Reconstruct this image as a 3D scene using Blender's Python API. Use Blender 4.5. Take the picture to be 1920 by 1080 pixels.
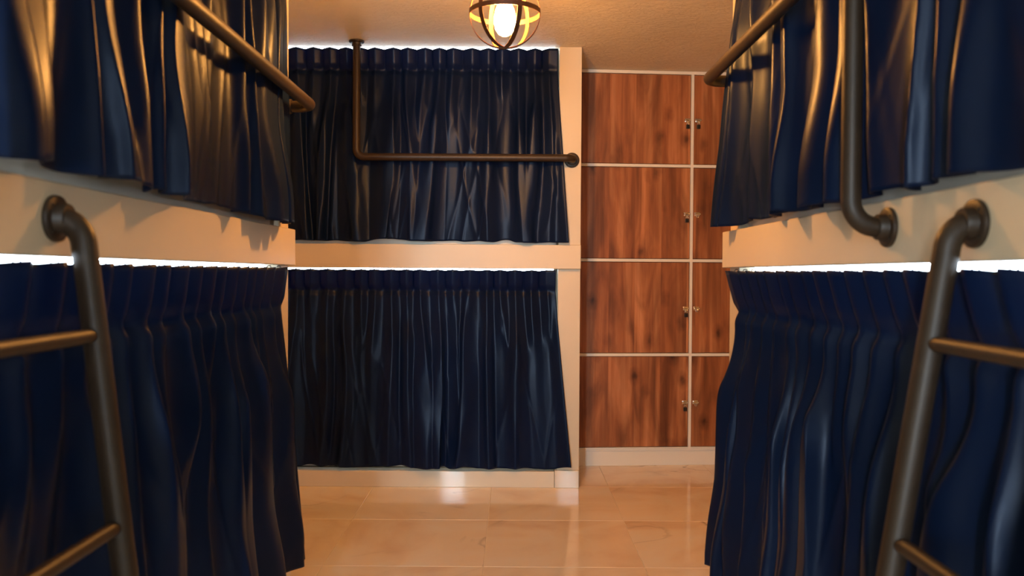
import bpy, bmesh, math, random
import numpy as np
from mathutils import Vector, Matrix

random.seed(4)
PI = math.pi
SC = bpy.context.scene
COL = SC.collection
for o in list(bpy.data.objects):
    bpy.data.objects.remove(o, do_unlink=True)

# ------------------------------------------------------------------ camera, world, sun / daylight, exposure
cd = bpy.data.cameras.new('camera')
cd.sensor_width = 36.0
cd.lens = 30.0                     # 1600 px at 1920 px width
cd.clip_start = 0.02
cd.dof.use_dof = True
cd.dof.focus_distance = 4.3
cd.dof.aperture_fstop = 3.6
cam = bpy.data.objects.new('camera', cd)
COL.objects.link(cam)
cam.location = (0, 0, 1.12)
PITCH, ROLL = math.radians(1.0), math.radians(0.35)
cam.matrix_world = (Matrix.Translation(cam.location) @ Matrix.Rotation(PI/2 - PITCH, 4, 'X')
                    @ Matrix.Rotation(ROLL, 4, 'Z'))
SC.camera = cam

w = bpy.data.worlds.new('daylight'); SC.world = w
w.use_nodes = True
bgn = w.node_tree.nodes['Background']
bgn.inputs[0].default_value = (0.62, 0.80, 1.0, 1)
bgn.inputs[1].default_value = 6.0

def area_light(name, loc, rot, sx, sy, power, col):
    l = bpy.data.lights.new(name, 'AREA'); l.shape = 'RECTANGLE'
    l.size = sx; l.size_y = sy; l.energy = power; l.color = col
    o = bpy.data.objects.new(name, l); COL.objects.link(o)
    o.location = loc; o.rotation_euler = rot
    return o
# daylight falling in through window_1, in the wall behind the camera
area_light('window_daylight', (-0.76, -2.45, 1.28), (PI/2, 0, 0), 0.26, 1.3, 150.0, (0.80, 0.91, 0.97))
# added fill light through window_2, put in to brighten left beam and curtains
area_light('window_daylight', (1.05, -2.45, 1.45), (PI/2, 0, 0), 0.84, 1.04, 26.0, (0.80, 0.91, 0.97))

SC.view_settings.view_transform = 'Standard'
SC.view_settings.look = 'None'
SC.view_settings.gamma = 1.0
SC.view_settings.use_curve_mapping = False
SC.view_settings.exposure = 0.12

BULB_STRENGTH = 840.0
BULB_COLOR = (1.0, 0.41, 0.085, 1)
LED_STRENGTH = 13.0

# ------------------------------------------------------------------ helpers
def thing(name, label, cat, loc=(0, 0, 0), rotz=0, group=None):
    o = bpy.data.objects.new(name, None); COL.objects.link(o)
    o.empty_display_size = 0.1
    o.location = loc; o.rotation_euler = (0, 0, rotz)
    o['label'] = label; o['category'] = cat
    if group: o['group'] = group
    return o

def link_mesh(name, me, m, parent=None, smooth=False):
    o = bpy.data.objects.new(name, me); COL.objects.link(o)
    if m and not me.materials: me.materials.append(m)
    if smooth:
        me.polygons.foreach_set('use_smooth', [True]*len(me.polygons))
    if parent: o.parent = parent
    return o

def obj(name, bm, m, parent=None, smooth=False):
    bmesh.ops.recalc_face_normals(bm, faces=bm.faces)
    me = bpy.data.meshes.new(name); bm.to_mesh(me); bm.free()
    return link_mesh(name, me, m, parent, smooth)

def struct(name, bm, m, parent=None, smooth=False):
    o = obj(name, bm, m, parent, smooth)
    if not parent: o['kind'] = 'structure'
    return o

def bx(bm, x0, x1, y0, y1, z0, z1, bev=0.0, seg=2):
    r = bmesh.ops.create_cube(bm, size=1)
    bmesh.ops.scale(bm, vec=(x1-x0, y1-y0, z1-z0), verts=r['verts'])
    bmesh.ops.translate(bm, vec=((x0+x1)/2, (y0+y1)/2, (z0+z1)/2), verts=r['verts'])
    if bev > 0:
        es = list({e for v in r['verts'] for e in v.link_edges})
        bmesh.ops.bevel(bm, geom=es, offset=bev, segments=seg, profile=0.5, affect='EDGES')

def box(x0, x1, y0, y1, z0, z1, bev=0.0, seg=2):
    bm = bmesh.new(); bx(bm, x0, x1, y0, y1, z0, z1, bev, seg); return bm

def fillet_path(pts, r, n=8):
    pts = [Vector(p) for p in pts]
    out = [pts[0]]
    for a, b, c in zip(pts, pts[1:], pts[2:]):
        d1 = (a-b).normalized(); d2 = (c-b).normalized()
        ang = d1.angle(d2)
        t = r/math.tan(ang/2)
        t = min(t, (a-b).length*0.98, (c-b).length*0.98)
        rr = t*math.tan(ang/2)
        cen = b + (d1+d2).normalized()*(rr/math.sin(ang/2))
        p1 = b+d1*t; p2 = b+d2*t
        v1 = p1-cen; v2 = p2-cen
        for k in range(n+1):
            out.append(cen + v1.normalized().slerp(v2.normalized(), k/n)*rr)
    out.append(pts[-1])
    return out

def tube(bm, path, r, seg=20, cap=True):
    path = [Vector(p) for p in path]
    rings = []
    tang = []
    for i in range(len(path)):
        if i == 0: t = path[1]-path[0]
        elif i == len(path)-1: t = path[-1]-path[-2]
        else: t = (path[i+1]-path[i]).normalized()+(path[i]-path[i-1]).normalized()
        tang.append(t.normalized())
    up = Vector((0, 0, 1)) if abs(tang[0].z) < 0.9 else Vector((1, 0, 0))
    n = (up - tang[0]*up.dot(tang[0])).normalized()
    for i, p in enumerate(path):
        n = (n - tang[i]*n.dot(tang[i])).normalized()
        b = tang[i].cross(n)
        rr = r[i] if isinstance(r, (list, tuple)) else r
        rings.append([bm.verts.new(p + (n*math.cos(2*PI*k/seg)+b*math.sin(2*PI*k/seg))*rr) for k in range(seg)])
    for a, b in zip(rings, rings[1:]):
        for k in range(seg):
            bm.faces.new((a[k], a[(k+1) % seg], b[(k+1) % seg], b[k]))
    if cap:
        bm.faces.new(rings[0][::-1]); bm.faces.new(rings[-1])

def lathe(prof, seg=28):
    """prof: list of (r, h) along +Z"""
    bm = bmesh.new(); rings = []
    for r, h in prof:
        if r < 1e-6: rings.append([bm.verts.new((0, 0, h))])
        else: rings.append([bm.verts.new((r*math.cos(2*PI*k/seg), r*math.sin(2*PI*k/seg), h)) for k in range(seg)])
    for a, b in zip(rings, rings[1:]):
        if len(a) == 1 and len(b) == 1: continue
        for k in range(seg):
            k2 = (k+1) % seg
            if len(a) == 1: bm.faces.new((a[0], b[k2], b[k]))
            elif len(b) == 1: bm.faces.new((a[k], a[k2], b[0]))
            else: bm.faces.new((a[k], a[k2], b[k2], b[k]))
    return bm

def smooth_by_angle(o, deg=35):
    me = o.data
    me.polygons.foreach_set('use_smooth', [True]*len(me.polygons))
    bm = bmesh.new(); bm.from_mesh(me)
    for e in bm.edges:
        if len(e.link_faces) == 2 and e.calc_face_angle(0) > math.radians(deg): e.smooth = False
    bm.to_mesh(me); bm.free()

# ------------------------------------------------------------------ materials
def mat(name):
    m = bpy.data.materials.new(name); m.use_nodes = True
    nt = m.node_tree
    return m, nt, nt.nodes['Principled BSDF']

def N(nt, t, **kw):
    n = nt.nodes.new(t)
    for k, v in kw.items():
        if k in n.inputs.keys(): n.inputs[k].default_value = v
        else: setattr(n, k, v)
    return n

def ramp(nt, stops, interp='LINEAR'):
    n = nt.nodes.new('ShaderNodeValToRGB'); cr = n.color_ramp; cr.interpolation = interp
    while len(cr.elements) < len(stops): cr.elements.new(0.5)
    for e, (p, c) in zip(cr.elements, stops):
        e.position = p; e.color = (*c, 1) if len(c) == 3 else c
    return n

def painted(name, col, rough=0.45, var=0.04, bump=0.0, bscale=60, spec=0.4):
    m, nt, b = mat(name); L = nt.links.new
    tc = N(nt, 'ShaderNodeTexCoord')
    ns = N(nt, 'ShaderNodeTexNoise', Scale=3.0, Detail=5.0); L(tc.outputs['Object'], ns.inputs['Vector'])
    r = ramp(nt, [(0.3, [c*(1-var) for c in col]), (0.7, [min(1, c*(1+var)) for c in col])])
    L(ns.outputs[0], r.inputs[0]); L(r.outputs[0], b.inputs['Base Color'])
    b.inputs['Roughness'].default_value = rough
    b.inputs['Specular IOR Level'].default_value = spec
    if bump:
        n2 = N(nt, 'ShaderNodeTexNoise', Scale=bscale, Detail=6.0); L(tc.outputs['Object'], n2.inputs['Vector'])
        bp = N(nt, 'ShaderNodeBump', Strength=bump, Distance=0.004); L(n2.outputs[0], bp.inputs['Height'])
        L(bp.outputs[0], b.inputs['Normal'])
    return m

M = {}
M['cream'] = painted('cream_paint', (0.61, 0.52, 0.375), 0.38, 0.02, 0.05, 90)
M['wall'] = painted('wall_paint', (0.78, 0.72, 0.60), 0.55, 0.03, 0.08, 70)
M['sheet'] = painted('white_sheet', (0.80, 0.77, 0.70), 0.8, 0.03, 0.2, 25)
M['strip'] = painted('white_edging', (0.80, 0.76, 0.66), 0.35, 0.01)
M['plinth'] = painted('glossy_cream_plinth', (0.70, 0.63, 0.50), 0.045, 0.03, 0, spec=0.6)
M['dark'] = painted('dark_void', (0.02, 0.018, 0.015), 0.8, 0.02)
M['rubber'] = painted('black_rubber', (0.015, 0.015, 0.015), 0.7, 0.05)

# ceiling: trowelled plaster
def ceiling_mat():
    m, nt, b = mat('trowelled_ceiling'); L = nt.links.new
    tc = N(nt, 'ShaderNodeTexCoord')
    mp = N(nt, 'ShaderNodeMapping'); mp.inputs['Scale'].default_value = (1.0, 2.2, 1.0)
    L(tc.outputs['Object'], mp.inputs[0])
    n1 = N(nt, 'ShaderNodeTexNoise', Scale=26.0, Detail=8.0, Roughness=0.65, Distortion=0.8); L(mp.outputs[0], n1.inputs['Vector'])
    n2 = N(nt, 'ShaderNodeTexNoise', Scale=2.2, Detail=4.0); L(tc.outputs['Object'], n2.inputs['Vector'])
    r = ramp(nt, [(0.3, (0.76, 0.66, 0.49)), (0.75, (0.86, 0.77, 0.60))]); L(n2.outputs[0], r.inputs[0])
    L(r.outputs[0], b.inputs['Base Color'])
    bp = N(nt, 'ShaderNodeBump', Strength=1.0, Distance=0.012); L(n1.outputs[0], bp.inputs['Height'])
    L(bp.outputs[0], b.inputs['Normal'])
    b.inputs['Roughness'].default_value = 0.6
    return m
M['ceiling'] = ceiling_mat()

# polished marble-look porcelain tile
def tile_mat():
    m, nt, b = mat('marble_tile'); L = nt.links.new
    tc = N(nt, 'ShaderNodeTexCoord'); oi = N(nt, 'ShaderNodeObjectInfo')
    add = N(nt, 'ShaderNodeVectorMath', operation='SCALE'); 
    cmb = N(nt, 'ShaderNodeCombineXYZ')
    mu = N(nt, 'ShaderNodeMath', operation='MULTIPLY'); mu.inputs[1].default_value = 37.0
    mu2 = N(nt, 'ShaderNodeMath', operation='MULTIPLY'); mu2.inputs[1].default_value = 91.0
    L(oi.outputs['Random'], mu.inputs[0]); L(oi.outputs['Random'], mu2.inputs[0])
    L(mu.outputs[0], cmb.inputs[0]); L(mu2.outputs[0], cmb.inputs[1])
    va = N(nt, 'ShaderNodeVectorMath', operation='ADD'); L(tc.outputs['Object'], va.inputs[0]); L(cmb.outputs[0], va.inputs[1])
    n1 = N(nt, 'ShaderNodeTexNoise', Scale=1.6, Detail=6.0, Roughness=0.55, Distortion=1.6); L(va.outputs[0], n1.inputs['Vector'])
    r1 = ramp(nt, [(0.32, (0.80, 0.62, 0.44)), (0.5, (0.89, 0.76, 0.58)), (0.7, (0.90, 0.83, 0.70))]); L(n1.outputs[0], r1.inputs[0])
    n2 = N(nt, 'ShaderNodeTexNoise', Scale=1.3, Detail=5.0, Roughness=0.5, Distortion=1.4); L(va.outputs[0], n2.inputs['Vector'])
    r2 = ramp(nt, [(0.485, (0, 0, 0)), (0.50, (1, 1, 1)), (0.525, (0, 0, 0))]); L(n2.outputs[0], r2.inputs[0])
    n3 = N(nt, 'ShaderNodeTexNoise', Scale=1.1, Detail=2.0); L(va.outputs[0], n3.inputs['Vector'])
    r3 = ramp(nt, [(0.52, (0, 0, 0)), (0.66, (0.62, 0.62, 0.62))]); L(n3.outputs[0], r3.inputs[0])
    mm = N(nt, 'ShaderNodeMath', operation='MULTIPLY'); L(r2.outputs[0], mm.inputs[0]); L(r3.outputs[0], mm.inputs[1])
    mx = N(nt, 'ShaderNodeMix', data_type='RGBA'); L(mm.outputs[0], mx.inputs[0]); L(r1.outputs[0], mx.inputs[6])
    mx.inputs[7].default_value = (0.22, 0.16, 0.12, 1)
    L(mx.outputs[2], b.inputs['Base Color'])
    b.inputs['Roughness'].default_value = 0.10
    b.inputs['Specular IOR Level'].default_value = 0.6
    return m
M['tile'] = tile_mat()
M['grout'] = painted('grout', (0.74, 0.66, 0.52), 0.7, 0.05)

# laminate wood of the locker doors
def wood_mat():
    m, nt, b = mat('walnut_laminate'); L = nt.links.new
    tc = N(nt, 'ShaderNodeTexCoord'); oi = N(nt, 'ShaderNodeObjectInfo')
    cmb = N(nt, 'ShaderNodeCombineXYZ')
    mu = N(nt, 'ShaderNodeMath', operation='MULTIPLY'); mu.inputs[1].default_value = 23.0
    L(oi.outputs['Random'], mu.inputs[0]); L(mu.outputs[0], cmb.inputs[2])
    va = N(nt, 'ShaderNodeVectorMath', operation='ADD'); L(tc.outputs['Object'], va.inputs[0]); L(cmb.outputs[0], va.inputs[1])
    # printed staves
    sx = N(nt, 'ShaderNodeSeparateXYZ'); L(va.outputs[0], sx.inputs[0])
    q = N(nt, 'ShaderNodeMath', operation='MULTIPLY'); q.inputs[1].default_value = 6.5; L(sx.outputs[0], q.inputs[0])
    fl = N(nt, 'ShaderNodeMath', operation='FLOOR'); L(q.outputs[0], fl.inputs[0])
    wn = N(nt, 'ShaderNodeTexWhiteNoise', noise_dimensions='1D'); L(fl.outputs[0], wn.inputs['W'])
    # each stave shifts its own grain
    sh = N(nt, 'ShaderNodeCombineXYZ'); m3 = N(nt, 'ShaderNodeMath', operation='MULTIPLY'); m3.inputs[1].default_value = 11.0
    L(wn.outputs[0], m3.inputs[0]); L(m3.outputs[0], sh.inputs[2]); L(m3.outputs[0], sh.inputs[1])
    v2 = N(nt, 'ShaderNodeVectorMath', operation='ADD'); L(va.outputs[0], v2.inputs[0]); L(sh.outputs[0], v2.inputs[1])
    mp = N(nt, 'ShaderNodeMapping'); mp.inputs['Scale'].default_value = (1.0, 1.0, 0.05); L(v2.outputs[0], mp.inputs[0])
    n1 = N(nt, 'ShaderNodeTexNoise', Scale=20.0, Detail=7.0, Roughness=0.58, Distortion=0.5); L(mp.outputs[0], n1.inputs['Vector'])
    mp2 = N(nt, 'ShaderNodeMapping'); mp2.inputs['Scale'].default_value = (1.0, 1.0, 0.22); L(v2.outputs[0], mp2.inputs[0])
    n2 = N(nt, 'ShaderNodeTexNoise', Scale=8.0, Detail=4.0, Distortion=1.0); L(mp2.outputs[0], n2.inputs['Vector'])
    r1 = ramp(nt, [(0.25, (0.20, 0.070, 0.024)), (0.5, (0.38, 0.150, 0.055)), (0.72, (0.53, 0.255, 0.112))]); L(n1.outputs[0], r1.inputs[0])
    # stave tint
    r2 = ramp(nt, [(0.0, (0.80, 0.70, 0.64)), (1.0, (1.18, 1.18, 1.2))]); L(wn.outputs[0], r2.inputs[0])
    mx = N(nt, 'ShaderNodeMix', data_type='RGBA', blend_type='MULTIPLY'); mx.inputs[0].default_value = 1.0
    L(r1.outputs[0], mx.inputs[6]); L(r2.outputs[0], mx.inputs[7])
    r3 = ramp(nt, [(0.32, (0.50, 0.45, 0.42)), (0.62, (1.15, 1.15, 1.18))]); L(n2.outputs[0], r3.inputs[0])
    mx2 = N(nt, 'ShaderNodeMix', data_type='RGBA', blend_type='MULTIPLY'); mx2.inputs[0].default_value = 1.0
    L(mx.outputs[2], mx2.inputs[6]); L(r3.outputs[0], mx2.inputs[7])
    # knots
    vo = N(nt, 'ShaderNodeTexVoronoi', Scale=6.5); mp3 = N(nt, 'ShaderNodeMapping'); mp3.inputs['Scale'].default_value = (1.0, 1.0, 0.62)
    vd = N(nt, 'ShaderNodeVectorMath', operation='ADD'); L(va.outputs[0], vd.inputs[0])
    nd = N(nt, 'ShaderNodeTexNoise', Scale=18.0); L(va.outputs[0], nd.inputs['Vector'])
    sc = N(nt, 'ShaderNodeVectorMath', operation='SCALE'); sc.inputs['Scale'].default_value = 0.03; L(nd.outputs[1], sc.inputs[0])
    L(sc.outputs[0], vd.inputs[1]); L(vd.outputs[0], mp3.inputs[0]); L(mp3.outputs[0], vo.inputs['Vector'])
    r4 = ramp(nt, [(0.05, (0.16, 0.12, 0.10)), (0.13, (0.62, 0.57, 0.54)), (0.26, (1, 1, 1))]); L(vo.outputs['Distance'], r4.inputs[0])
    mx3 = N(nt, 'ShaderNodeMix', data_type='RGBA', blend_type='MULTIPLY'); mx3.inputs[0].default_value = 0.85
    L(mx2.outputs[2], mx3.inputs[6]); L(r4.outputs[0], mx3.inputs[7])
    L(mx3.outputs[2], b.inputs['Base Color'])
    b.inputs['Roughness'].default_value = 0.42
    b.inputs['Specular IOR Level'].default_value = 0.35
    bp = N(nt, 'ShaderNodeBump', Strength=0.08, Distance=0.002); L(n1.outputs[0], bp.inputs['Height']); L(bp.outputs[0], b.inputs['Normal'])
    return m
M['wood'] = wood_mat()

# navy satin
def satin_mat():
    m, nt, b = mat('navy_satin'); L = nt.links.new
    tc = N(nt, 'ShaderNodeTexCoord')
    ns = N(nt, 'ShaderNodeTexNoise', Scale=2.0, Detail=3.0); L(tc.outputs['Object'], ns.inputs['Vector'])
    r = ramp(nt, [(0.3, (0.0032, 0.009, 0.030)), (0.7, (0.005, 0.014, 0.048))]); L(ns.outputs[0], r.inputs[0])
    L(r.outputs[0], b.inputs['Base Color'])
    b.inputs['Roughness'].default_value = 0.35
    b.inputs['Specular IOR Level'].default_value = 0.22
    b.inputs['Specular Tint'].default_value = (0.66, 0.78, 1.0, 1)
    b.inputs['Sheen Weight'].default_value = 0.0
    b.inputs['Sheen Roughness'].default_value = 0.35
    b.inputs['Sheen Tint'].default_value = (0.35, 0.45, 0.8, 1)
    mpw = N(nt, 'ShaderNodeMapping'); mpw.inputs['Scale'].default_value = (1, 1, 0.25); L(tc.outputs['Object'], mpw.inputs[0])
    n2 = N(nt, 'ShaderNodeTexNoise', Scale=60.0, Detail=4.0); L(mpw.outputs[0], n2.inputs['Vector'])
    bp = N(nt, 'ShaderNodeBump', Strength=0.12, Distance=0.003); L(n2.outputs[0], bp.inputs['Height']); L(bp.outputs[0], b.inputs['Normal'])
    tr = N(nt, 'ShaderNodeBsdfTranslucent'); tr.inputs[0].default_value = (0.012, 0.05, 0.24, 1)
    mix = N(nt, 'ShaderNodeMixShader'); mix.inputs[0].default_value = 0.22
    out = nt.nodes['Material Output']
    L(b.outputs[0], mix.inputs[1]); L(tr.outputs[0], mix.inputs[2]); L(mix.outputs[0], out.inputs[0])
    return m
M['satin'] = satin_mat()

def metal(name, col, rough, metallic, var=0.2, spec=0.5):
    m, nt, b = mat(name); L = nt.links.new
    tc = N(nt, 'ShaderNodeTexCoord')
    ns = N(nt, 'ShaderNodeTexNoise', Scale=35.0, Detail=4.0); L(tc.outputs['Object'], ns.inputs['Vector'])
    r = ramp(nt, [(0.3, [c*(1-var) for c in col]), (0.7, [c*(1+var) for c in col])]); L(ns.outputs[0], r.inputs[0])
    L(r.outputs[0], b.inputs['Base Color'])
    b.inputs['Metallic'].default_value = metallic
    b.inputs['Roughness'].default_value = rough
    b.inputs['Specular IOR Level'].default_value = spec
    return m
M['pipe'] = metal('blackened_pipe', (0.028, 0.017, 0.010), 0.46, 0.0, 0.12, 0.38)
M['strap'] = metal('bronze_strap', (0.09, 0.035, 0.015), 0.45, 0.5)
M['chrome'] = metal('chrome', (0.75, 0.74, 0.72), 0.15, 1.0, 0.02)
M['lockdark'] = metal('dark_lock', (0.02, 0.018, 0.016), 0.35, 0.3)
M['alu'] = painted('white_frame', (0.8, 0.8, 0.78), 0.4, 0.01)

def emit(name, col, strength):
    m, nt, b = mat(name)
    b.inputs['Base Color'].default_value = (0.8, 0.8, 0.8, 1)
    b.inputs['Emission Color'].default_value = col
    b.inputs['Emission Strength'].default_value = strength
    return m
M['bulb'] = emit('lit_bulb', BULB_COLOR, BULB_STRENGTH)
M['led'] = emit('lit_led', (0.74, 0.87, 1.0, 1), LED_STRENGTH)

def glass_mat():
    m, nt, b = mat('window_glass'); L = nt.links.new
    fr = N(nt, 'ShaderNodeFresnel'); fr.inputs[0].default_value = 1.45
    tr = N(nt, 'ShaderNodeBsdfTransparent'); gl = N(nt, 'ShaderNodeBsdfGlossy'); gl.inputs['Roughness'].default_value = 0.02
    mix = N(nt, 'ShaderNodeMixShader'); L(fr.outputs[0], mix.inputs[0]); L(tr.outputs[0], mix.inputs[1]); L(gl.outputs[0], mix.inputs[2])
    L(mix.outputs[0], nt.nodes['Material Output'].inputs[0])
    return m
M['glass'] = glass_mat()

# ------------------------------------------------------------------ room shell
X0, X1, Y0, Y1, H = -1.72, 1.72, -2.2, 5.42, 2.30
# floor: grout bed with separate tiles
fl = struct('floor', box(X0-0.1, X1+0.1, Y0-0.1, Y1+0.1, -0.06, -0.0025), M['grout'])
T = 0.615
tile_cache = {}
jx = [-0.102 + T*k for k in range(-4, 5)]
jy = [4.465 + T*k for k in range(-12, 4)]
for a, b in zip(jx, jx[1:]):
    for c, d in zip(jy, jy[1:]):
        xa, xb, ya, yb = max(a, X0), min(b, X1), max(c, Y0), min(d, Y1)
        if xb-xa < 0.02 or yb-ya < 0.02: continue
        wx, wy = round(xb-xa, 4), round(yb-ya, 4)
        if (wx, wy) not in tile_cache:
            bm = box(-wx/2+0.0014, wx/2-0.0014, -wy/2+0.0014, wy/2-0.0014, -0.012, 0, 0.0008, 1)
            me = bpy.data.meshes.new('tile'); bm.to_mesh(me); bm.free(); tile_cache[(wx, wy)] = me
        o = link_mesh('tile', tile_cache[(wx, wy)], M['tile'], fl)
        o.location = ((xa+xb)/2, (ya+yb)/2, 0)

struct('ceiling', box(X0-0.1, X1+0.1, Y0-0.1, Y1+0.1, H, H+0.1), M['ceiling'])
struct('wall_left', box(X0-0.1, X0, Y0, Y1, 0, H), M['wall'])
struct('wall_right', box(X1, X1+0.1, Y0, Y1, 0, H), M['wall'])
struct('wall_back', box(X0-0.1, X1+0.1, Y1, Y1+0.1, 0, H), M['wall'])
# wall behind the camera, with a narrow window and an added wider one for fill light
wins = [(-0.92, -0.60, 0.62, 1.97, 1.56), (0.60, 1.50, 0.90, 2.00, 1.45)]
bm = bmesh.new()
xs = X0-0.1
for a, b, c, d, mz in wins:
    bx(bm, xs, a, Y0-0.1, Y0, 0, H)
    bx(bm, a, b, Y0-0.1, Y0, 0, c); bx(bm, a, b, Y0-0.1, Y0, d, H)
    xs = b
bx(bm, xs, X1+0.1, Y0-0.1, Y0, 0, H)
struct('wall_front', bm, M['wall'])
for k, (wx0, wx1, wz0, wz1, mz) in enumerate(wins):
    bm = bmesh.new()
    f = 0.03
    bx(bm, wx0, wx0+f, Y0-0.08, Y0-0.02, wz0, wz1); bx(bm, wx1-f, wx1, Y0-0.08, Y0-0.02, wz0, wz1)
    bx(bm, wx0+f, wx1-f, Y0-0.08, Y0-0.02, wz0, wz0+f); bx(bm, wx0+f, wx1-f, Y0-0.08, Y0-0.02, wz1-f, wz1)
    bx(bm, wx0+f, wx1-f, Y0-0.08, Y0-0.02, mz, mz+0.04)
    win = struct('window_%d' % (k+1), bm, M['alu'])  # the second, wider window is added to light the left bunk
    obj('pane', box(wx0+f, wx1-f, Y0-0.053, Y0-0.047, wz0+f, mz), M['glass'], win)
    obj('pane', box(wx0+f, wx1-f, Y0-0.053, Y0-0.047, mz+0.04, wz1-f), M['glass'], win)

# ------------------------------------------------------------------ bunk beds (posts, beam, platforms)
ZB0, ZB1 = 1.143, 1.268          # beam between the two berths
def side_bunk(sgn, xpost, xbeam, label):
    """sgn -1 left, +1 right; berth along Y from 0.98 to 3.0"""
    ya, yb = 0.90, 3.0
    xw = X1 - 0.004
    t = thing('bunk_bed', label, 'bunk bed', (sgn*1.25, 2.0, 0))
    def part(name, a, b, y0, y1, z0, z1, m='cream', bev=0.002):
        x0, x1 = sorted((sgn*a, sgn*b))
        o = obj(name, box(x0-t.location.x, x1-t.location.x, y0-2.0, y1-2.0, z0, z1, bev, 1), M[m], t)
        return o
    part('post', xpost, xpost+0.04, yb-0.12, yb, 0, ZB0)
    part('post', xpost, xpost+0.04, yb-0.12, yb, ZB1, H-0.001)
    part('post', xpost, xpost+0.04, ya, ya+0.10, 0, ZB0)
    part('post', xpost, xpost+0.04, ya, ya+0.10, ZB1, H-0.001)
    part('end_panel', xpost+0.04, xw, yb-0.03, yb, 0, H-0.001)
    part('end_panel', xpost+0.04, xw, ya, ya+0.03, 0, H-0.001)
    part('front_beam', xbeam, xpost+0.012, ya, yb, ZB0, ZB1)
    part('bed_platform', xpost+0.012, xw, ya+0.03, yb-0.03, ZB0+0.004, ZB0+0.05)
    part('bed_platform', xpost+0.04, xw, ya+0.03, yb-0.03, 0.05, 0.085)
    part('plinth', xpost-0.01, xpost+0.04, ya+0.0, yb+0.002, 0, 0.084, 'plinth')
    part('led_strip', xpost+0.075, xpost+0.095, ya+0.04, yb-0.04, ZB0-0.022, ZB0+0.003, 'led', 0)
    return t

left_bunk = side_bunk(-1, 0.787, 0.762, 'long cream two-level bunk frame along the aisle under the lower pipe guard rail')
right_bunk = side_bunk(1, 0.766, 0.738, 'long cream two-level bunk frame with an upright pipe bolted to its beam')

# bunk across the end of the room
YP, YBM = 4.462, 4.438
bb = thing('bunk_bed', 'cream two-level bunk frame across the room end, its pillar next to the wooden lockers', 'bunk bed', (-0.68, 4.9, 0))
def bpart(name, x0, x1, y0, y1, z0, z1, m='cream', bev=0.002):
    return obj(name, box(x0+0.68, x1+0.68, y0-4.9, y1-4.9, z0, z1, bev, 1), M[m], bb)
XL, XR = X0+0.004, 0.357
bpart('post', 0.240, XR, YP, YP+0.05, 0.084, ZB0)
bpart('post', 0.240, XR, YP, YP+0.05, ZB1, H-0.001)
bpart('post', XL, XL+0.10, YP, YP+0.05, 0.084, ZB0)
bpart('post', XL, XL+0.10, YP, YP+0.05, ZB1, H-0.001)
bpart('end_panel', XR-0.035, XR, YP+0.05, Y1-0.004, 0, H-0.001)
bpart('front_beam', XL, XR, YBM, YP+0.012, ZB0, ZB1)
bpart('bed_platform', XL, XR-0.035, YP+0.012, Y1-0.004, ZB0+0.004, ZB0+0.05)
bpart('bed_platform', XL, XR-0.035, YP+0.05, Y1-0.004, 0.045, 0.082)
bpart('plinth', XL, 0.2265, YBM, YP+0.05, 0, 0.084, 'plinth')
bpart('plinth_block', 0.228, XR-0.002, YBM-0.002, YP+0.05, 0, 0.090, 'plinth')
bpart('led_strip', XL+0.12, 0.22, YP+0.06, YP+0.08, ZB0-0.020, ZB0+0.003, 'led', 0)
bpart('led_strip', XL+0.12, 0.225, YP+0.045, YP+0.065, H-0.016, H-0.002, 'led', 0)

# ------------------------------------------------------------------ mattresses
def mattress(label, x0, x1, y0, y1, z0, h=0.14):
    cx, cy = (x0+x1)/2, (y0+y1)/2
    t = thing('mattress', label, 'mattress', (cx, cy, z0), 0, )
    bm = box(x0-cx, x1-cx, y0-cy, y1-cy, 0, h, 0.03, 3)
    o = obj('fitted_sheet', bm, M['sheet'], t, smooth=True)
    return t
mattress('white sheeted mattress on the upper berth of the left bunk', -1.70, -0.803, 1.03, 2.86, ZB0+0.051, 0.20)
mattress('white sheeted mattress on the upper berth of the right bunk', 0.782, 1.70, 1.03, 2.86, ZB0+0.051, 0.20)
mattress('white sheeted mattress on the upper berth across the room end', XL+0.12, 0.235, YP+0.018, 5.38, ZB0+0.051, 0.18)
mattress('white sheeted mattress on the low berth just above the floor at the room end', XL+0.12, 0.235, YP+0.053, 5.38, 0.083, 0.12)

# ------------------------------------------------------------------ curtains
def vnoise(rs, x, y):
    """smooth value noise in [0,1] on numpy arrays"""
    P = 64
    g = rs
    xi = np.floor(x).astype(int); yi = np.floor(y).astype(int)
    fx = x-xi; fy = y-yi
    fx = fx*fx*(3-2*fx); fy = fy*fy*(3-2*fy)
    a = g[yi % P, xi % P]; b = g[yi % P, (xi+1) % P]; c = g[(yi+1) % P, xi % P]; d = g[(yi+1) % P, (xi+1) % P]
    return (a*(1-fx)+b*fx)*(1-fy)+(c*(1-fx)+d*fx)*fy

def sstep(a, b, x):
    t = np.clip((x-a)/(b-a), 0, 1); return t*t*(3-2*t)

def grid_mesh(name, P):
    nr, nc, _ = P.shape
    idx = np.arange(nr*nc).reshape(nr, nc)
    q = np.stack([idx[:-1, :-1], idx[:-1, 1:], idx[1:, 1:], idx[1:, :-1]], -1).reshape(-1, 4)
    me = bpy.data.meshes.new(name)
    me.vertices.add(nr*nc); me.vertices.foreach_set('co', P.reshape(-1).astype(np.float32))
    nq = len(q)
    me.loops.add(nq*4); me.loops.foreach_set('vertex_index', q.reshape(-1).astype(np.int32))
    me.polygons.add(nq)
    me.polygons.foreach_set('loop_start', np.arange(0, nq*4, 4, dtype=np.int32))
    me.polygons.foreach_set('use_smooth', np.ones(nq, dtype=bool))
    me.update(calc_edges=True); me.validate()
    return me

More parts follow.
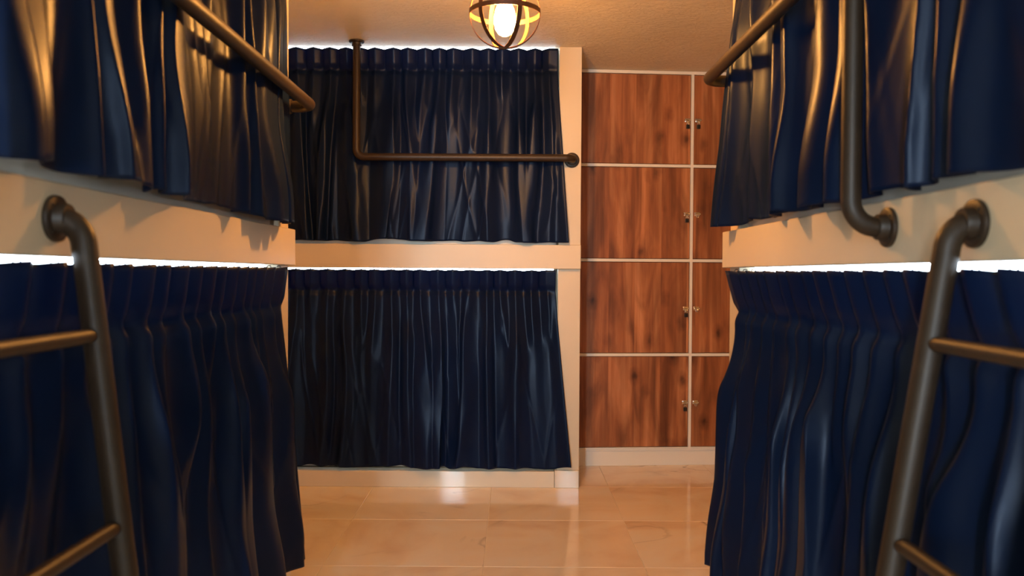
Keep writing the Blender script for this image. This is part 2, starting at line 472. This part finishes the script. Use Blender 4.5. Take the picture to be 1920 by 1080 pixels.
hook_bm = bmesh.new()
tube(hook_bm, fillet_path([(0, 0.006, -0.035), (0, 0.006, 0.007), (0, -0.006, 0.007), (0, -0.006, -0.004)], 0.004, 4), 0.0016, 6)
hook_me = bpy.data.meshes.new('hook'); hook_bm.to_mesh(hook_me); hook_bm.free()

def curtain(label, mapf, L, ztop, zbot, hh, seed, nt=0.012, npn=-0.008, nb=0.06, amp=0.034, hamp=0.022,
            spacing=0.09, send=0.0, sneg=0.0, hook_rot=0.0, group=None, hem=0.011, res=0.005, nmax=0.075, cr=0.006, notch=None, edge=0.9):
    rng = np.random.RandomState(seed)
    g1, g2, g3 = rng.rand(64, 64), rng.rand(64, 64), rng.rand(64, 64)
    ns = int(L/res)+1
    s = np.linspace(0, L, ns)
    npl = int(round(L/spacing))
    pi = (np.arange(npl)+0.5)*L/npl + rng.uniform(-.16, .16, npl)*spacing
    Ht = ztop-zbot
    th = np.linspace(0, hh, 10); tb = np.linspace(hh, Ht, 96)
    def rows(ts):
        S, Tt = np.meshgrid(s, ts)
        Sn = np.zeros_like(S); Dn = np.zeros_like(S)
        # --- heading profile: sharp folded pleats
        ridx = np.clip(np.searchsorted(pi, s)-1, 0, npl-2)
        f = np.clip((s-pi[ridx])/(pi[ridx+1]-pi[ridx]), 0, 1)
        head = (np.abs(1-2*f)**1.15)*2-1
        hd = np.broadcast_to(head, S.shape)*hamp*0.5
        ed = sstep(0, .06, np.minimum(S, L-S))
        hs = np.broadcast_to(np.sin(2*PI*f), S.shape)*spacing*0.12
        # --- body: ridges wandering downward, some dying, some growing
        body = np.zeros_like(S); lean = np.zeros_like(S)
        u = np.clip((Tt-hh)/(Ht-hh), 0, 1)
        for i in range(npl):
            drift = rng.uniform(-.075, .075); wob = rng.uniform(-.014, .014); ph = rng.uniform(0, 6.28)
            a0 = rng.uniform(.55, 1.0)
            kind = rng.rand()
            if kind < .30: a1 = rng.uniform(0.0, .15)
            elif kind < .6: a1 = rng.uniform(.5, 1.0)
            else: a1 = rng.uniform(1.1, 1.8)
            die = rng.uniform(.18, .7)
            p = pi[i] + drift*u**1.2 + wob*np.sin(u*5+ph)
            grow = 0.30+0.70*sstep(0.0, .30, u)
            a = (a0*(1-sstep(0, die, u)) + a1*sstep(0.05, die+.1, u))*amp*grow
            wl = spacing*(0.26+0.30*rng.rand()*u+0.10*u); wr_ = spacing*(0.26+0.30*rng.rand()*u+0.10*u)
            x = (S-p)
            x = np.where(x < 0, -x/wl, x/wr_)
            sh = np.exp(-1.15*(np.sqrt(x*x+.03)-.173))
            body = np.maximum(body, a*sh) * 0.7 + 0.3*(body + a*sh)
            lean = lean + rng.uniform(-.55, .55)*a*sh
            # a deep tuck beside the ridge
            if rng.rand() < .5:
                pv = p + rng.choice([-1, 1])*spacing*.45
                xv = (S-pv)/(spacing*.16)
                body = body - 0.35*a*np.exp(-xv**2)*sstep(0.0, .2, u)
        # slack swells and slanted satin creases
        big = (vnoise(g1, S*5.0+3, u*1.6+5)-.5)*0.035*sstep(0, .5, u)
        sk1 = vnoise(g2, S*13+u*2.4, u*1.3); sk2 = vnoise(g3, S*16-u*2.8+9, u*1.5+3)
        crease = ((1-np.abs(2*sk1-1))**3+(1-np.abs(2*sk2-1))**3)*cr*sstep(.02, .40, u)*(1-.25*u)
        # gathers just under the heading: radiating V folds
        rid2 = np.abs(np.broadcast_to(1-2*f, S.shape))
        vee = (rid2**2)*hamp*0.9*np.exp(-u*9)
        nbody = body + big + crease + vee - 0.012
        ed = sstep(0, .06, np.minimum(S, L-S))
        nbody = nbody*ed + (1-ed)*(edge*amp*(.08+.92*u)+.004)
        base_h = nt + (npn-nt)*(Tt/hh)
        base_b = npn + (nb-npn)*(1-(1-u)**1.7)
        k = sstep(hh*.75, hh*1.12, Tt)
        n = np.where(Tt < hh*.75, base_h, base_h*(1-k)+base_b*k) + hd*(1-k) + nbody*k
        tight = np.exp(-((Tt-hh)/(hh*.16))**2)
        n = n - 0.015*tight*ed
        lo = -0.012 - 0.022*(1-sstep(.08, .35, u))*ed
        n = np.where(n < lo+.01, lo+.01*np.exp(np.minimum((n-lo-.01)/.01, 0)), n)
        nm = nmax*(.66+.34*sstep(.62, .95, u))
        if notch:
            nm = np.minimum(nm, notch[2] + 2.0*np.maximum(np.abs(S-notch[0])-notch[1], 0))
        h0 = nm*.7
        n = np.where(n > h0, h0+(nm-h0)*np.tanh((n-h0)/(nm-h0)), n)
        ds = hs*(1-k*.7) + lean*k*ed + send*u**1.1*(S/L)**7 - sneg*u**.9*(1-S/L)**7
        # hem wobble
        z = ztop - Tt + (vnoise(g1, S*15+20, u*0+.5)-.5+.6*(vnoise(g2, S*5+2, u*0+.5)-.5))*2*hem*u**3
        z = z + np.where(Tt < hh*.3, (np.broadcast_to(head, S.shape))*0.003*(1-Tt/(hh*.3)), 0)
        # edges keep closer to the frame
        return mapf(S+ds, n, z)
    P = rows(np.concatenate([th[:-1], tb]))
    org = np.array(mapf(np.array([L/2]), np.array([0.0]), np.array([zbot]))).reshape(3)
    t = thing('curtain', label, 'curtain', tuple(org), 0, group)
    o = link_mesh('drape', grid_mesh('drape', P-org), M['satin'], t)
    md = o.modifiers.new('thickness', 'SOLIDIFY'); md.thickness = 0.0016; md.offset = 0
    w0 = mapf(np.array([0.0]), np.array([nt-0.010]), np.array([ztop-0.004])).reshape(3)-org
    w1 = mapf(np.array([L]), np.array([nt-0.010]), np.array([ztop-0.004])).reshape(3)-org
    bm = bmesh.new(); tube(bm, [tuple(w0), tuple(w1)], 0.003, 8)
    obj('curtain_wire', bm, M['pipe'], t, smooth=True)
    for p in pi[::2] if spacing < .08 else pi:
        q = mapf(np.array([p]), np.array([nt-0.004]), np.array([ztop])).reshape(3)-org
        ho = link_mesh('hook', hook_me, M['lockdark'], t); ho.location = tuple(q); ho.rotation_euler = (0, 0, hook_rot)
    return t

def map_left(y0, xf):
    return lambda S, n, z: np.stack([xf+n, y0+S, z], -1)
def map_right(y0, xf):
    return lambda S, n, z: np.stack([xf-n, y0+S, z], -1)
def map_back(x0, yf):
    return lambda S, n, z: np.stack([x0+S, yf-n, z], -1)

GR = None
curtain('navy satin curtain of the upper left berth, behind the lower orange-lit pipe rail', map_left(1.14, -0.787), 1.735, 2.284, 1.280, 0.12, 11, hamp=0.030,
        nt=0.012, npn=-0.004, nb=0.034, amp=0.075, nmax=0.105, edge=0.10, notch=(1.735, 0.11, 0.034), spacing=0.085, send=0.03, hook_rot=PI/2)
curtain('navy satin curtain of the lower left berth, nearly black folds behind the left ladder', map_left(1.02, -0.787), 1.855, 1.132, 0.135, 0.125, 23, hamp=0.036,
        nt=0.014, npn=-0.002, nb=0.020, amp=0.075, nmax=0.115, edge=0.8, spacing=0.095, send=0.03, hook_rot=PI/2)
curtain('navy satin curtain of the upper right berth, behind an upright pipe', map_right(1.02, 0.766), 1.86, 2.284, 1.280, 0.12, 37, hamp=0.030,
        nt=0.012, npn=-0.004, nb=0.022, amp=0.075, nmax=0.108, notch=(0.652, 0.03, 0.074), spacing=0.085, send=0.03, hook_rot=-PI/2)
curtain('navy satin curtain of the lower right berth with zigzag pleated heading and bright folds', map_right(1.02, 0.766), 1.855, 1.129, 0.135, 0.135, 41,
        nt=0.026, npn=-0.012, nb=0.020, amp=0.080, nmax=0.12, hamp=0.044, spacing=0.100, send=0.03, hook_rot=-PI/2)
curtain('navy satin curtain of the upper berth at the room end, crossed by a bent pipe', map_back(-1.58, YP), 1.812, 2.283, 1.284, 0.105, 53,
        nt=0.004, npn=-0.012, nb=0.016, amp=0.044, hamp=0.024, spacing=0.082, send=0.06, hook_rot=0, nmax=0.062, cr=0.006)
curtain('navy satin curtain of the lower berth at the room end, hanging just above the floor', map_back(-1.58, YP), 1.808, 1.133, 0.105, 0.105, 67,
        nt=0.004, npn=-0.012, nb=0.016, amp=0.044, hamp=0.024, spacing=0.082, send=0.085, hook_rot=0, nmax=0.075, cr=0.006)

# ------------------------------------------------------------------ pipe work
PR = 0.0195
def flange_bm():
    return lathe([(0, 0), (0.039, 0), (0.0395, 0.003), (0.0385, 0.0075), (0.036, 0.009), (0.0265, 0.0095),
                  (0.0255, 0.012), (0.0250, 0.024), (0.0235, 0.026), (0.0, 0.026)], 32)
_fb = flange_bm(); bmesh.ops.recalc_face_normals(_fb, faces=_fb.faces)
flange_me = bpy.data.meshes.new('flange'); _fb.to_mesh(flange_me); _fb.free()
_sb = lathe([(0, 0.0112), (0.0022, 0.0108), (0.0038, 0.0095), (0.0038, 0.008), (0, 0.008)], 10)
bmesh.ops.recalc_face_normals(_sb, faces=_sb.faces)
screw_me = bpy.data.meshes.new('screw'); _sb.to_mesh(screw_me); _sb.free()
flange_first = [True]
def flange(parent, loc, direction):
    o = link_mesh('flange', flange_me, M['pipe'], parent)
    if flange_first[0]:
        smooth_by_angle(o, 40); flange_first[0] = False
    o.location = Vector(loc) - parent.location + Vector(direction)*0.0006
    o.rotation_euler = Vector(direction).to_track_quat('Z', 'Y').to_euler()
    for k in range(4):
        a = PI/4 + k*PI/2
        sc = link_mesh('screw', screw_me, M['lockdark'], o); sc.location = (0.0315*math.cos(a), 0.0315*math.sin(a), 0)
    return o
def pipe(parent, pts, r=PR, fil=0.05, name='pipe'):
    bm = bmesh.new()
    off = parent.location
    tube(bm, [p-off for p in fillet_path(pts, fil, 10)], r, 24)
    o = obj(name, bm, M['pipe'], parent); smooth_by_angle(o, 40); return o
def collar(parent, a, b, r=0.0235):
    bm = bmesh.new(); off = parent.location
    a, b = Vector(a)-off, Vector(b)-off
    d = (b-a).normalized()*0.003
    tube(bm, [a, a+d, b-d, b], [r*0.9, r, r, r*0.9], 24)
    o = obj('collar', bm, M['pipe'], parent); smooth_by_angle(o, 40)

# left guard rail (along the aisle, far end returns to the post)
gx, gz = -0.690, 1.688
t = thing('guard_rail', 'dark pipe guard rail before the upper curtain of the left berth', 'rail', (gx, 2.9, gz))
pipe(t, [(-0.784, 2.945, gz), (gx, 2.945, gz), (gx, 1.10, gz), (gx, 1.10, 1.215), (-0.759, 1.10, 1.215)])
flange(t, (-0.787, 2.945, gz), (1, 0, 0)); flange(t, (-0.762, 1.10, 1.215), (1, 0, 0))
# right guard rail: far return, long run, elbow down, foot bolted to the beam
gx, gz, gy = 0.662, 1.783, 1.672
t = thing('guard_rail', 'dark pipe guard rail bending down to a round foot on the right beam', 'rail', (gx, 2.9, gz))
pipe(t, [(0.763, 2.942, gz), (gx, 2.942, gz), (gx, gy, gz), (gx, gy, 1.214), (0.735, gy, 1.214)], fil=0.052)
flange(t, (0.766, 2.942, gz), (-1, 0, 0)); flange(t, (0.738, gy, 1.214), (-1, 0, 0))
# guard rail of the end bunk
gy, gz = YP-0.088, 1.710
t = thing('guard_rail', 'dark pipe bent from the ceiling to the cream pillar before the end curtain', 'rail', (-0.2, gy, gz))
pipe(t, [(0.308, YP-0.003, gz), (0.308, gy, gz), (-0.800, gy, gz), (-0.800, gy, H-0.004)], fil=0.04)
flange(t, (0.308, YP, gz), (0, -1, 0)); flange(t, (-0.800, gy, H), (0, 0, -1))

def ladder(label, xb, ya, yb, x_top, x_floor, zt):
    sg = 1 if xb < 0 else -1
    t = thing('ladder', label, 'ladder', (x_floor, (ya+yb)/2, 0), 0)
    xs = x_top
    for y in (ya, yb):
        pts = [(xb+sg*0.003, y, zt), (xs, y, zt), (x_floor, y, 0.012)]
        pipe(t, pts, 0.0205, 0.055, 'side_pole')
        flange(t, (xb, y, zt), (sg, 0, 0))
        o = obj('foot_cap', lathe([(0, 0), (0.026, 0), (0.027, 0.02), (0.023, 0.03), (0, 0.03)], 20), M['rubber'], t)
        o.location = (0, y-(ya+yb)/2, 0.0)
    for z in (1.012, 0.694, 0.376, 0.10):
        k = z/zt; x = x_floor+(xs-x_floor)*k
        bm = bmesh.new(); tube(bm, [(x-x_floor, ya-(ya+yb)/2, z), (x-x_floor, yb-(ya+yb)/2, z)], 0.0125, 16)
        o = obj('rung', bm, M['pipe'], t); smooth_by_angle(o, 40)
    return t
ladder('dark pipe ladder with rungs leaning on the left bunk beam', -0.762, 1.42, 1.005, -0.717, -0.572, 1.206)
ladder('dark pipe ladder with rungs leaning on the right bunk beam', 0.738, 1.357, 0.955, 0.697, 0.508, 1.203)

# ------------------------------------------------------------------ lockers
LA = math.radians(4.0)
LX, LY = 0.386, 4.935
lk = thing('locker_cabinet', 'tall cabinet of wood-grain doors in thin cream edging beside the end bunk', 'cabinet', (LX, LY, 0), LA)
LW = 1.325
dz = [0.100, 0.649, 1.199, 1.749, 2.288]
sw = 0.0085
obj('carcass', box(0.004, LW-0.004, 0.022, 0.33, 0.02, H-0.012), M['dark'], lk)
obj('plinth', box(0, LW, 0.012, 0.05, 0.0, 0.098, 0.001, 1), M['strip'], lk)
obj('plinth', box(0, LW, 0.004, 0.03, 0.088, 0.0995, 0.001, 1), M['strip'], lk).name = 'plinth_lip'
xd = 0.660
for z in dz:
    zz = z
    obj('shelf_edge', box(0, LW, 0.0, 0.022, zz-sw if z > .2 else zz, zz+sw if z < 2.28 else H-0.002, 0.001, 1), M['strip'], lk)
obj('divider_edge', box(xd-sw, xd+sw, -0.001, 0.022, 0.10, 2.288, 0.001, 1), M['strip'], lk)
obj('side_edge', box(-0.004, 0.006, 0.0, 0.33, 0.0, H-0.003, 0.001, 1), M['strip'], lk)

latch_bm = bmesh.new()
tube(latch_bm, [(-0.015, -0.014, 0), (-0.012, -0.014, 0), (0.012, -0.014, 0), (0.015, -0.014, 0)], [0.004, 0.0048, 0.0048, 0.004], 12)
for sx in (-1, 1):
    r = bmesh.ops.create_uvsphere(latch_bm, u_segments=12, v_segments=8, radius=0.0062)
    bmesh.ops.translate(latch_bm, vec=(sx*0.0135, -0.014, 0), verts=r['verts'])
bx(latch_bm, -0.016, 0.016, -0.003, 0.0005, -0.011, 0.011, 0.001, 1)
bx(latch_bm, -0.003, 0.003, -0.013, -0.003, -0.004, 0.004)
bmesh.ops.recalc_face_normals(latch_bm, faces=latch_bm.faces)
latch_me = bpy.data.meshes.new('latch'); latch_bm.to_mesh(latch_me); latch_bm.free()
stp_bm = bmesh.new()
tube(stp_bm, fillet_path([(-0.005, -0.003, -0.006), (-0.005, -0.016, -0.006), (-0.005, -0.016, -0.020), (0.005, -0.016, -0.020), (0.005, -0.016, -0.006), (0.005, -0.003, -0.006)], 0.003, 3), 0.0016, 8)
bmesh.ops.recalc_face_normals(stp_bm, faces=stp_bm.faces)
stp_me = bpy.data.meshes.new('staple'); stp_bm.to_mesh(stp_me); stp_bm.free()

latch_pos = {}
door_cache = {}
for col, (xa, xb) in enumerate(((0.008, xd-sw-0.002), (xd+sw+0.002, LW-0.006))):
    for row in range(4):
        za, zb = dz[row]+sw+0.003, dz[row+1]-sw-0.003
        wx, wz = xb-xa, zb-za
        key = (round(wx, 3), round(wz, 3))
        if key not in door_cache:
            bm = box(-wx/2, wx/2, 0.0, 0.018, -wz/2, wz/2, 0.001, 1)
            me = bpy.data.meshes.new('door'); bm.to_mesh(me); bm.free(); door_cache[key] = me
        d = link_mesh('door', door_cache[key], M['wood'], lk)
        d.location = ((xa+xb)/2, 0.003, (za+zb)/2)
        zl = -0.004
        xl = wx/2-0.020 if col == 0 else -wx/2+0.022
        la = link_mesh('latch', latch_me, M['chrome'], d); la.location = (xl, 0, zl)
        st = link_mesh('staple', stp_me, M['chrome'], d); st.location = (xl, 0, zl)
        latch_pos[(col, row)] = (d.location.x+xl, d.location.y-0.016, d.location.z+zl-0.018)
latch_me.polygons.foreach_set('use_smooth', [True]*len(latch_me.polygons))

def padlock(col, row, label):
    x, y, z = latch_pos[(col, row)]
    p = Vector((LX, LY, 0)) + Matrix.Rotation(LA, 3, 'Z') @ Vector((x, y, z))
    t = thing('padlock', label, 'padlock', p, LA, 'small padlocks on the locker latches')
    obj('lock_body', box(-0.010, 0.010, -0.006, 0.006, -0.032, -0.010, 0.002, 2), M['lockdark'], t)
    bm = bmesh.new(); tube(bm, fillet_path([(-0.006, 0, -0.012), (-0.006, 0, 0.003), (0.006, 0, 0.003), (0.006, 0, -0.012)], 0.005, 5), 0.0017, 8)
    obj('shackle', bm, M['chrome'], t, smooth=True)
padlock(0, 3, 'small dark padlock on the topmost wide locker door')
padlock(1, 3, 'small dark padlock on the topmost locker door partly hidden by the curtain')
padlock(0, 2, 'small dark padlock on the wide locker door second from the ceiling')
padlock(0, 1, 'small dark padlock on the wide locker door second from the floor')
padlock(0, 0, 'small dark padlock on the lowest wide locker door')

# ------------------------------------------------------------------ ceiling lamp
PX, PY, PZ, R = -0.030, 2.92, 2.005, 0.1175
lamp = thing('ceiling_lamp', 'round cage lamp of bronze straps with a lit bulb hanging from the ceiling', 'lamp', (PX, PY, H))
cz = PZ-H
def ring(name, axis_rot, tilt, hw=0.0082, th=0.0022, rr=R):
    """flat strap bent into a full circle; axis_rot turns a vertical ring about Z"""
    bm = bmesh.new(); n = 72; rows = []
    for k in range(n):
        a = 2*PI*k/n
        rad = Vector((math.cos(a), 0, math.sin(a))); ax = Vector((0, 1, 0))
        rows.append([bm.verts.new(rad*(rr+dr)+ax*dw) for dr, dw in ((0, -hw), (th, -hw), (th, hw), (0, hw))])
    for k in range(n):
        a, b = rows[k], rows[(k+1) % n]
        for j in range(4): bm.faces.new((a[j], a[(j+1) % 4], b[(j+1) % 4], b[j]))
    mt = Matrix.Rotation(axis_rot, 4, 'Z') @ Matrix.Rotation(tilt, 4, 'X')
    bmesh.ops.transform(bm, matrix=mt, verts=bm.verts)
    bmesh.ops.translate(bm, vec=(0, 0, cz), verts=bm.verts)
    o = obj(name, bm, M['strap'], lamp); smooth_by_angle(o, 40)
for k, deg in enumerate((48, 115, 177)):
    ring('cage_strap', math.radians(deg), 0, rr=R+0.0006*k)
ring('cage_band', 0, PI/2, rr=R+0.002)
obj('canopy', lathe([(0, 0), (0.062, 0), (0.062, -0.010), (0.055, -0.018), (0.02, -0.022), (0.011, -0.024), (0.011, -0.075), (0, -0.075)], 32), M['strap'], lamp, smooth=False)
obj('socket', lathe([(0, 0.135+cz), (0.015, 0.135+cz), (0.021, 0.125+cz), (0.021, 0.062+cz), (0.018, 0.052+cz), (0, 0.052+cz)], 24), M['strap'], lamp)
obj('bulb', lathe([(0, 0.060+cz), (0.015, 0.055+cz), (0.017, 0.044+cz), (0.021, 0.032+cz), (0.031, 0.012+cz), (0.0365, -0.012+cz), (0.0365, -0.034+cz),
                   (0.032, -0.055+cz), (0.022, -0.070+cz), (0.011, -0.077+cz), (0, -0.079+cz)], 24), M['bulb'], lamp, smooth=True)
